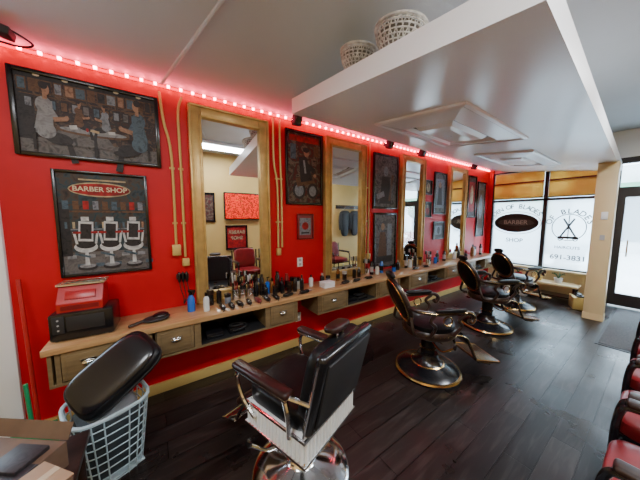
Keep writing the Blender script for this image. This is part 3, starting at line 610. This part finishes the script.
o=b.done('booster_cushion',(-.25,-.63,.64)); o.rotation_euler=(rad(34),rad(-34),rad(14))
b=MB(); b.tube([(-.80,-.06,1.22),(-.73,-.22,.12)],.012,REDV,seg=8); b.box((-.725,-.23,.08),(.28,.05,.07),GREEN,bev=.01,rot=(0,0,15)); b.box((-.725,-.23,.03),(.27,.04,.06),GREEN,rot=(0,0,15)); b.done('push_broom')
b=MB(); b.box((0,0,.02),(.20,.20,.012),GREEN,bev=.004); b.box((0,.09,.16),(.20,.012,.30),GREEN,bev=.004)
for s_ in(-.10,.10): b.box((s_,0,.05),(.01,.2,.08),GREEN,bev=.003)
b.tube([(0,.09,.08),(-.02,.12,.60)],.011,GREEN,seg=8); b.done('dustpan',(-.68,-.50,0),10)
b=MB(); b.bb(-.86,-.36,-1.44,-.94,.0,.04,DKW); 
for sx in(-.84,-.38):
    for sy in(-1.42,-.96): b.cyl((sx,sy,0),(sx,sy,.48),.018,DKW)
b.bb(-.88,-.34,-1.46,-.92,.48,.51,DKW,bev=.006); b.done('side_table')
b=MB()
b.box((0,0,.06),(.40,.30,.12),CARD,bev=.003); b.box((0,0,.123),(.405,.08,.004),DP); b.box((.0,-.153,.06),(.3,.004,.07),BRN); b.box((.1,.05,.13),(.14,.12,.02),DP,bev=.004); b.box((.0,-.19,.125),(.40,.09,.004),CARD,rot=(12,0,0)); b.box((.0,.17,.15),(.40,.004,.07),CARD,rot=(-25,0,0))
b.done('cardboard_box',(-.63,-1.12,.51),-38)
b=MB(); b.box((0,0,.07),(.17,.17,.14),CARD,bev=.003); b.box((0,0,.142),(.175,.175,.006),mat('cardboard_light',(.28,.18,.11),.7),bev=.002); b.box((0,0,.146),(.03,.17,.003),mat('packing_tape',(.4,.32,.22),.3)); b.done('cardboard_box',(-.43,-1.36,.51),-50)

# ================================================================ decorative baskets on soffit
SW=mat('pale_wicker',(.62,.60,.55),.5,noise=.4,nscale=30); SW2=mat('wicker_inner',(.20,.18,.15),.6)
def bowl(x,y,r,h):
    b=MB(); n=24
    for j in range(9):
        t_=j/8; rr=r*(.45+.55*math.sin(t_*pi/2)); b.tube([(rr*math.cos(2*pi*i/n),rr*math.sin(2*pi*i/n),.012+h*t_) for i in range(n)],.005 if j<8 else .012,SW,closed=True,seg=6)
    for i in range(n):
        for sg in(-.25,.25): b.tube([(r*(.45+.55*math.sin(t_*pi/2/6))*math.cos(2*pi*(i+t_*sg)/n),r*(.45+.55*math.sin(t_*pi/2/6))*math.sin(2*pi*(i+t_*sg)/n),.012+h*t_/6) for t_ in range(7)],.004,SW,seg=5)
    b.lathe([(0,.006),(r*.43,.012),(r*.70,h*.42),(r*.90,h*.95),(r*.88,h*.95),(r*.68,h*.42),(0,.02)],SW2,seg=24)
    o=b.done('wicker_basket',(x,y,sz(y)+.152),35); o.rotation_euler=(rad(7.7),0,0)
bowl(1.41,-1.10,.14,.17); bowl(1.44,-1.47,.165,.18)

# ================================================================ far end items
b=MB(); b.bb(6.5,6.84,-1.75,-.5,.30,.34,CREAM,bev=.006); 
for sy in(-1.7,-.55):
    for sx in(6.53,6.81): b.cyl((sx,sy,0),(sx,sy,.3),.02,DKW)
b.bb(6.52,6.83,-1.7,-.55,.08,.10,DKW); b.done('window_bench')
b=MB(); b.box((0,0,.11),(.28,.20,.22),GOLD2,bev=.01); b.box((0,0,.235),(.24,.1,.03),DKW,bev=.01); b.ell((0,0,.26),(.2,.08,.05),BLK); b.done('shoeshine_box',(6.33,-1.80,0),20)
for x,y,s_ in((6.67,-.8,.8),(6.67,-1.15,1.),(6.67,-1.45,.8)):
    b=MB(); b.lathe([(0,0),(.05,0),(.07,.1),(.06,.1),(.05,.02),(0,.02)],[GOLD2,WHP,REDP][int(y*-3)%3],seg=16)
    for i in range(12):
        a=i*.9; b.tube(curve([(0,0,.08),(.04*math.cos(a),.04*math.sin(a),.16),(.10*math.cos(a),.10*math.sin(a),.17+.01*(i%4))]),.006,TR,seg=5)
    b.done('potted_plant',(x,y,.34))
b=MB(); b.box((0,0,.07),(.4,.12,.14),WHP,bev=.02); b.box((0,-.062,.07),(.34,.004,.09),GOLD2); b.done('storage_crate',(6.40,-.85,0),88)

# ================================================================ right wall contents (seen in the mirrors)
def rpic(name,x,z,w,h,cm,fm):
    b=MB(); y=YR
    for a in ((x-w/2,x-w/2+.04,z-h/2,z+h/2),(x+w/2-.04,x+w/2,z-h/2,z+h/2),(x-w/2,x+w/2,z-h/2,z-h/2+.04),(x-w/2,x+w/2,z+h/2-.04,z+h/2)): b.bb(a[0],a[1],y+.001,y+.03,a[2],a[3],fm,bev=.004)
    b.bb(x-w/2,x+w/2,y+.001,y+.012,z-h/2,z+h/2,cm); return b.done(name)
TVM=paint('tv_picture',[(.5,.0,.0),(.9,.02,.005),(.08,.0,.0),(1,.12,.02)],22,5); nt=TVM.node_tree; P=nt.nodes['Principled BSDF']
nt.links.new([l for l in nt.links if l.to_socket==P.inputs['Base Color']][0].from_socket,P.inputs['Emission Color']); P.inputs['Emission Strength'].default_value=1.0
b=MB(); b.bb(1.45,2.40,YR+.03,YR+.07,1.60,2.28,BLK,bev=.008); b.bb(1.48,2.37,YR+.068,YR+.073,1.63,2.25,TVM); b.box((1.92,YR+.016,1.95),(.2,.03,.2),BLKM); b.done('wall_television')
s=rpic('barber_poster',1.75,1.15,.55,.62,REDP,BLK); text('BARBER',.12,(1.75,YR+.02,1.28),(90,0,180),CREAMP,s); text('SHOP',.12,(1.75,YR+.02,1.13),(90,0,180),CREAMP,s)
rpic('framed_poster',1.0,1.9,.5,.7,P3,BLK); rpic('framed_poster',3.4,1.9,.6,.8,P4,BLK); rpic('framed_poster',.2,1.8,.5,.7,P1,BLK); rpic('framed_poster',4.3,1.9,.5,.7,P2,GOLD)
def coat(x):
    b=MB(); b.ell((0,0,-.45),(.34,.14,.85),BLKM,e=.7); b.ell((0,0,-.1),(.40,.13,.18),BLKM,e=.8)
    for s_ in(-1,1): b.tube(curve([(s_*.17,0,-.1),(s_*.22,.02,-.35),(s_*.20,.03,-.65)]),.05,BLKM,seg=8)
    b.tube(curve([(0,-.03,.1),(0,0,.06),(.0,0,-.02)]),.006,CHROME,seg=6); b.done('hanging_coat',(x,YR+.12,1.9))
b=MB(); b.bb(5.0,6.4,YR+.001,YR+.03,1.95,2.07,DKW,bev=.005)
for x in(5.3,5.75,6.2): b.cyl((x,YR+.03,2.0),(x,YR+.12,2.02),.01,BRASS)
b.done('coat_rail'); coat(5.3); coat(5.75)

# ================================================================ lights (made-up ceiling panels, added as fill to brighten the room)
def panel(x,y,z,sx,sy,w,col=(.93,.96,1)):
    b=MB(); b.box((0,0,.03),(sx+.06,sy+.06,.05),WHITE,bev=.008); b.box((0,0,.003),(sx,sy,.008),emit('fill_diffuser',col,3.)); b.done('fill_panel',(x,y,z))
    l=bpy.data.lights.new('fill_panel_light','AREA'); l.shape='RECTANGLE'; l.size=sx; l.size_y=sy; l.energy=w; l.color=col
    o=bpy.data.objects.new('fill_panel_light',l); COL.objects.link(o); o.location=(x,y,z-.01)
panel(-.9,-2.6,3.135,1.1,.5,70); panel(1.2,-3.0,3.135,1.1,.4,60); panel(3.6,-3.0,3.135,1.1,.4,95)
# daylight
w=bpy.data.worlds.new('World'); bpy.context.scene.world=w; w.use_nodes=True; nt=w.node_tree; bg=nt.nodes['Background']
bg.inputs[0].default_value=(.74,.88,1,1); bg.inputs[1].default_value=16.0
l=bpy.data.lights.new('sun','SUN'); l.energy=14; l.angle=rad(8); l.color=(1,.97,.93); o=bpy.data.objects.new('sun_light',l); COL.objects.link(o); o.rotation_euler=(rad(25),rad(-30),0)
# camera
cd=bpy.data.cameras.new('camera'); cd.lens=13.5; cd.sensor_width=36; cd.clip_start=.02; co=bpy.data.objects.new('camera',cd); COL.objects.link(co)
co.location=(0,-2.62,1.65); co.rotation_euler=(rad(90-5.3),0,rad(55.3-90)); bpy.context.scene.camera=co
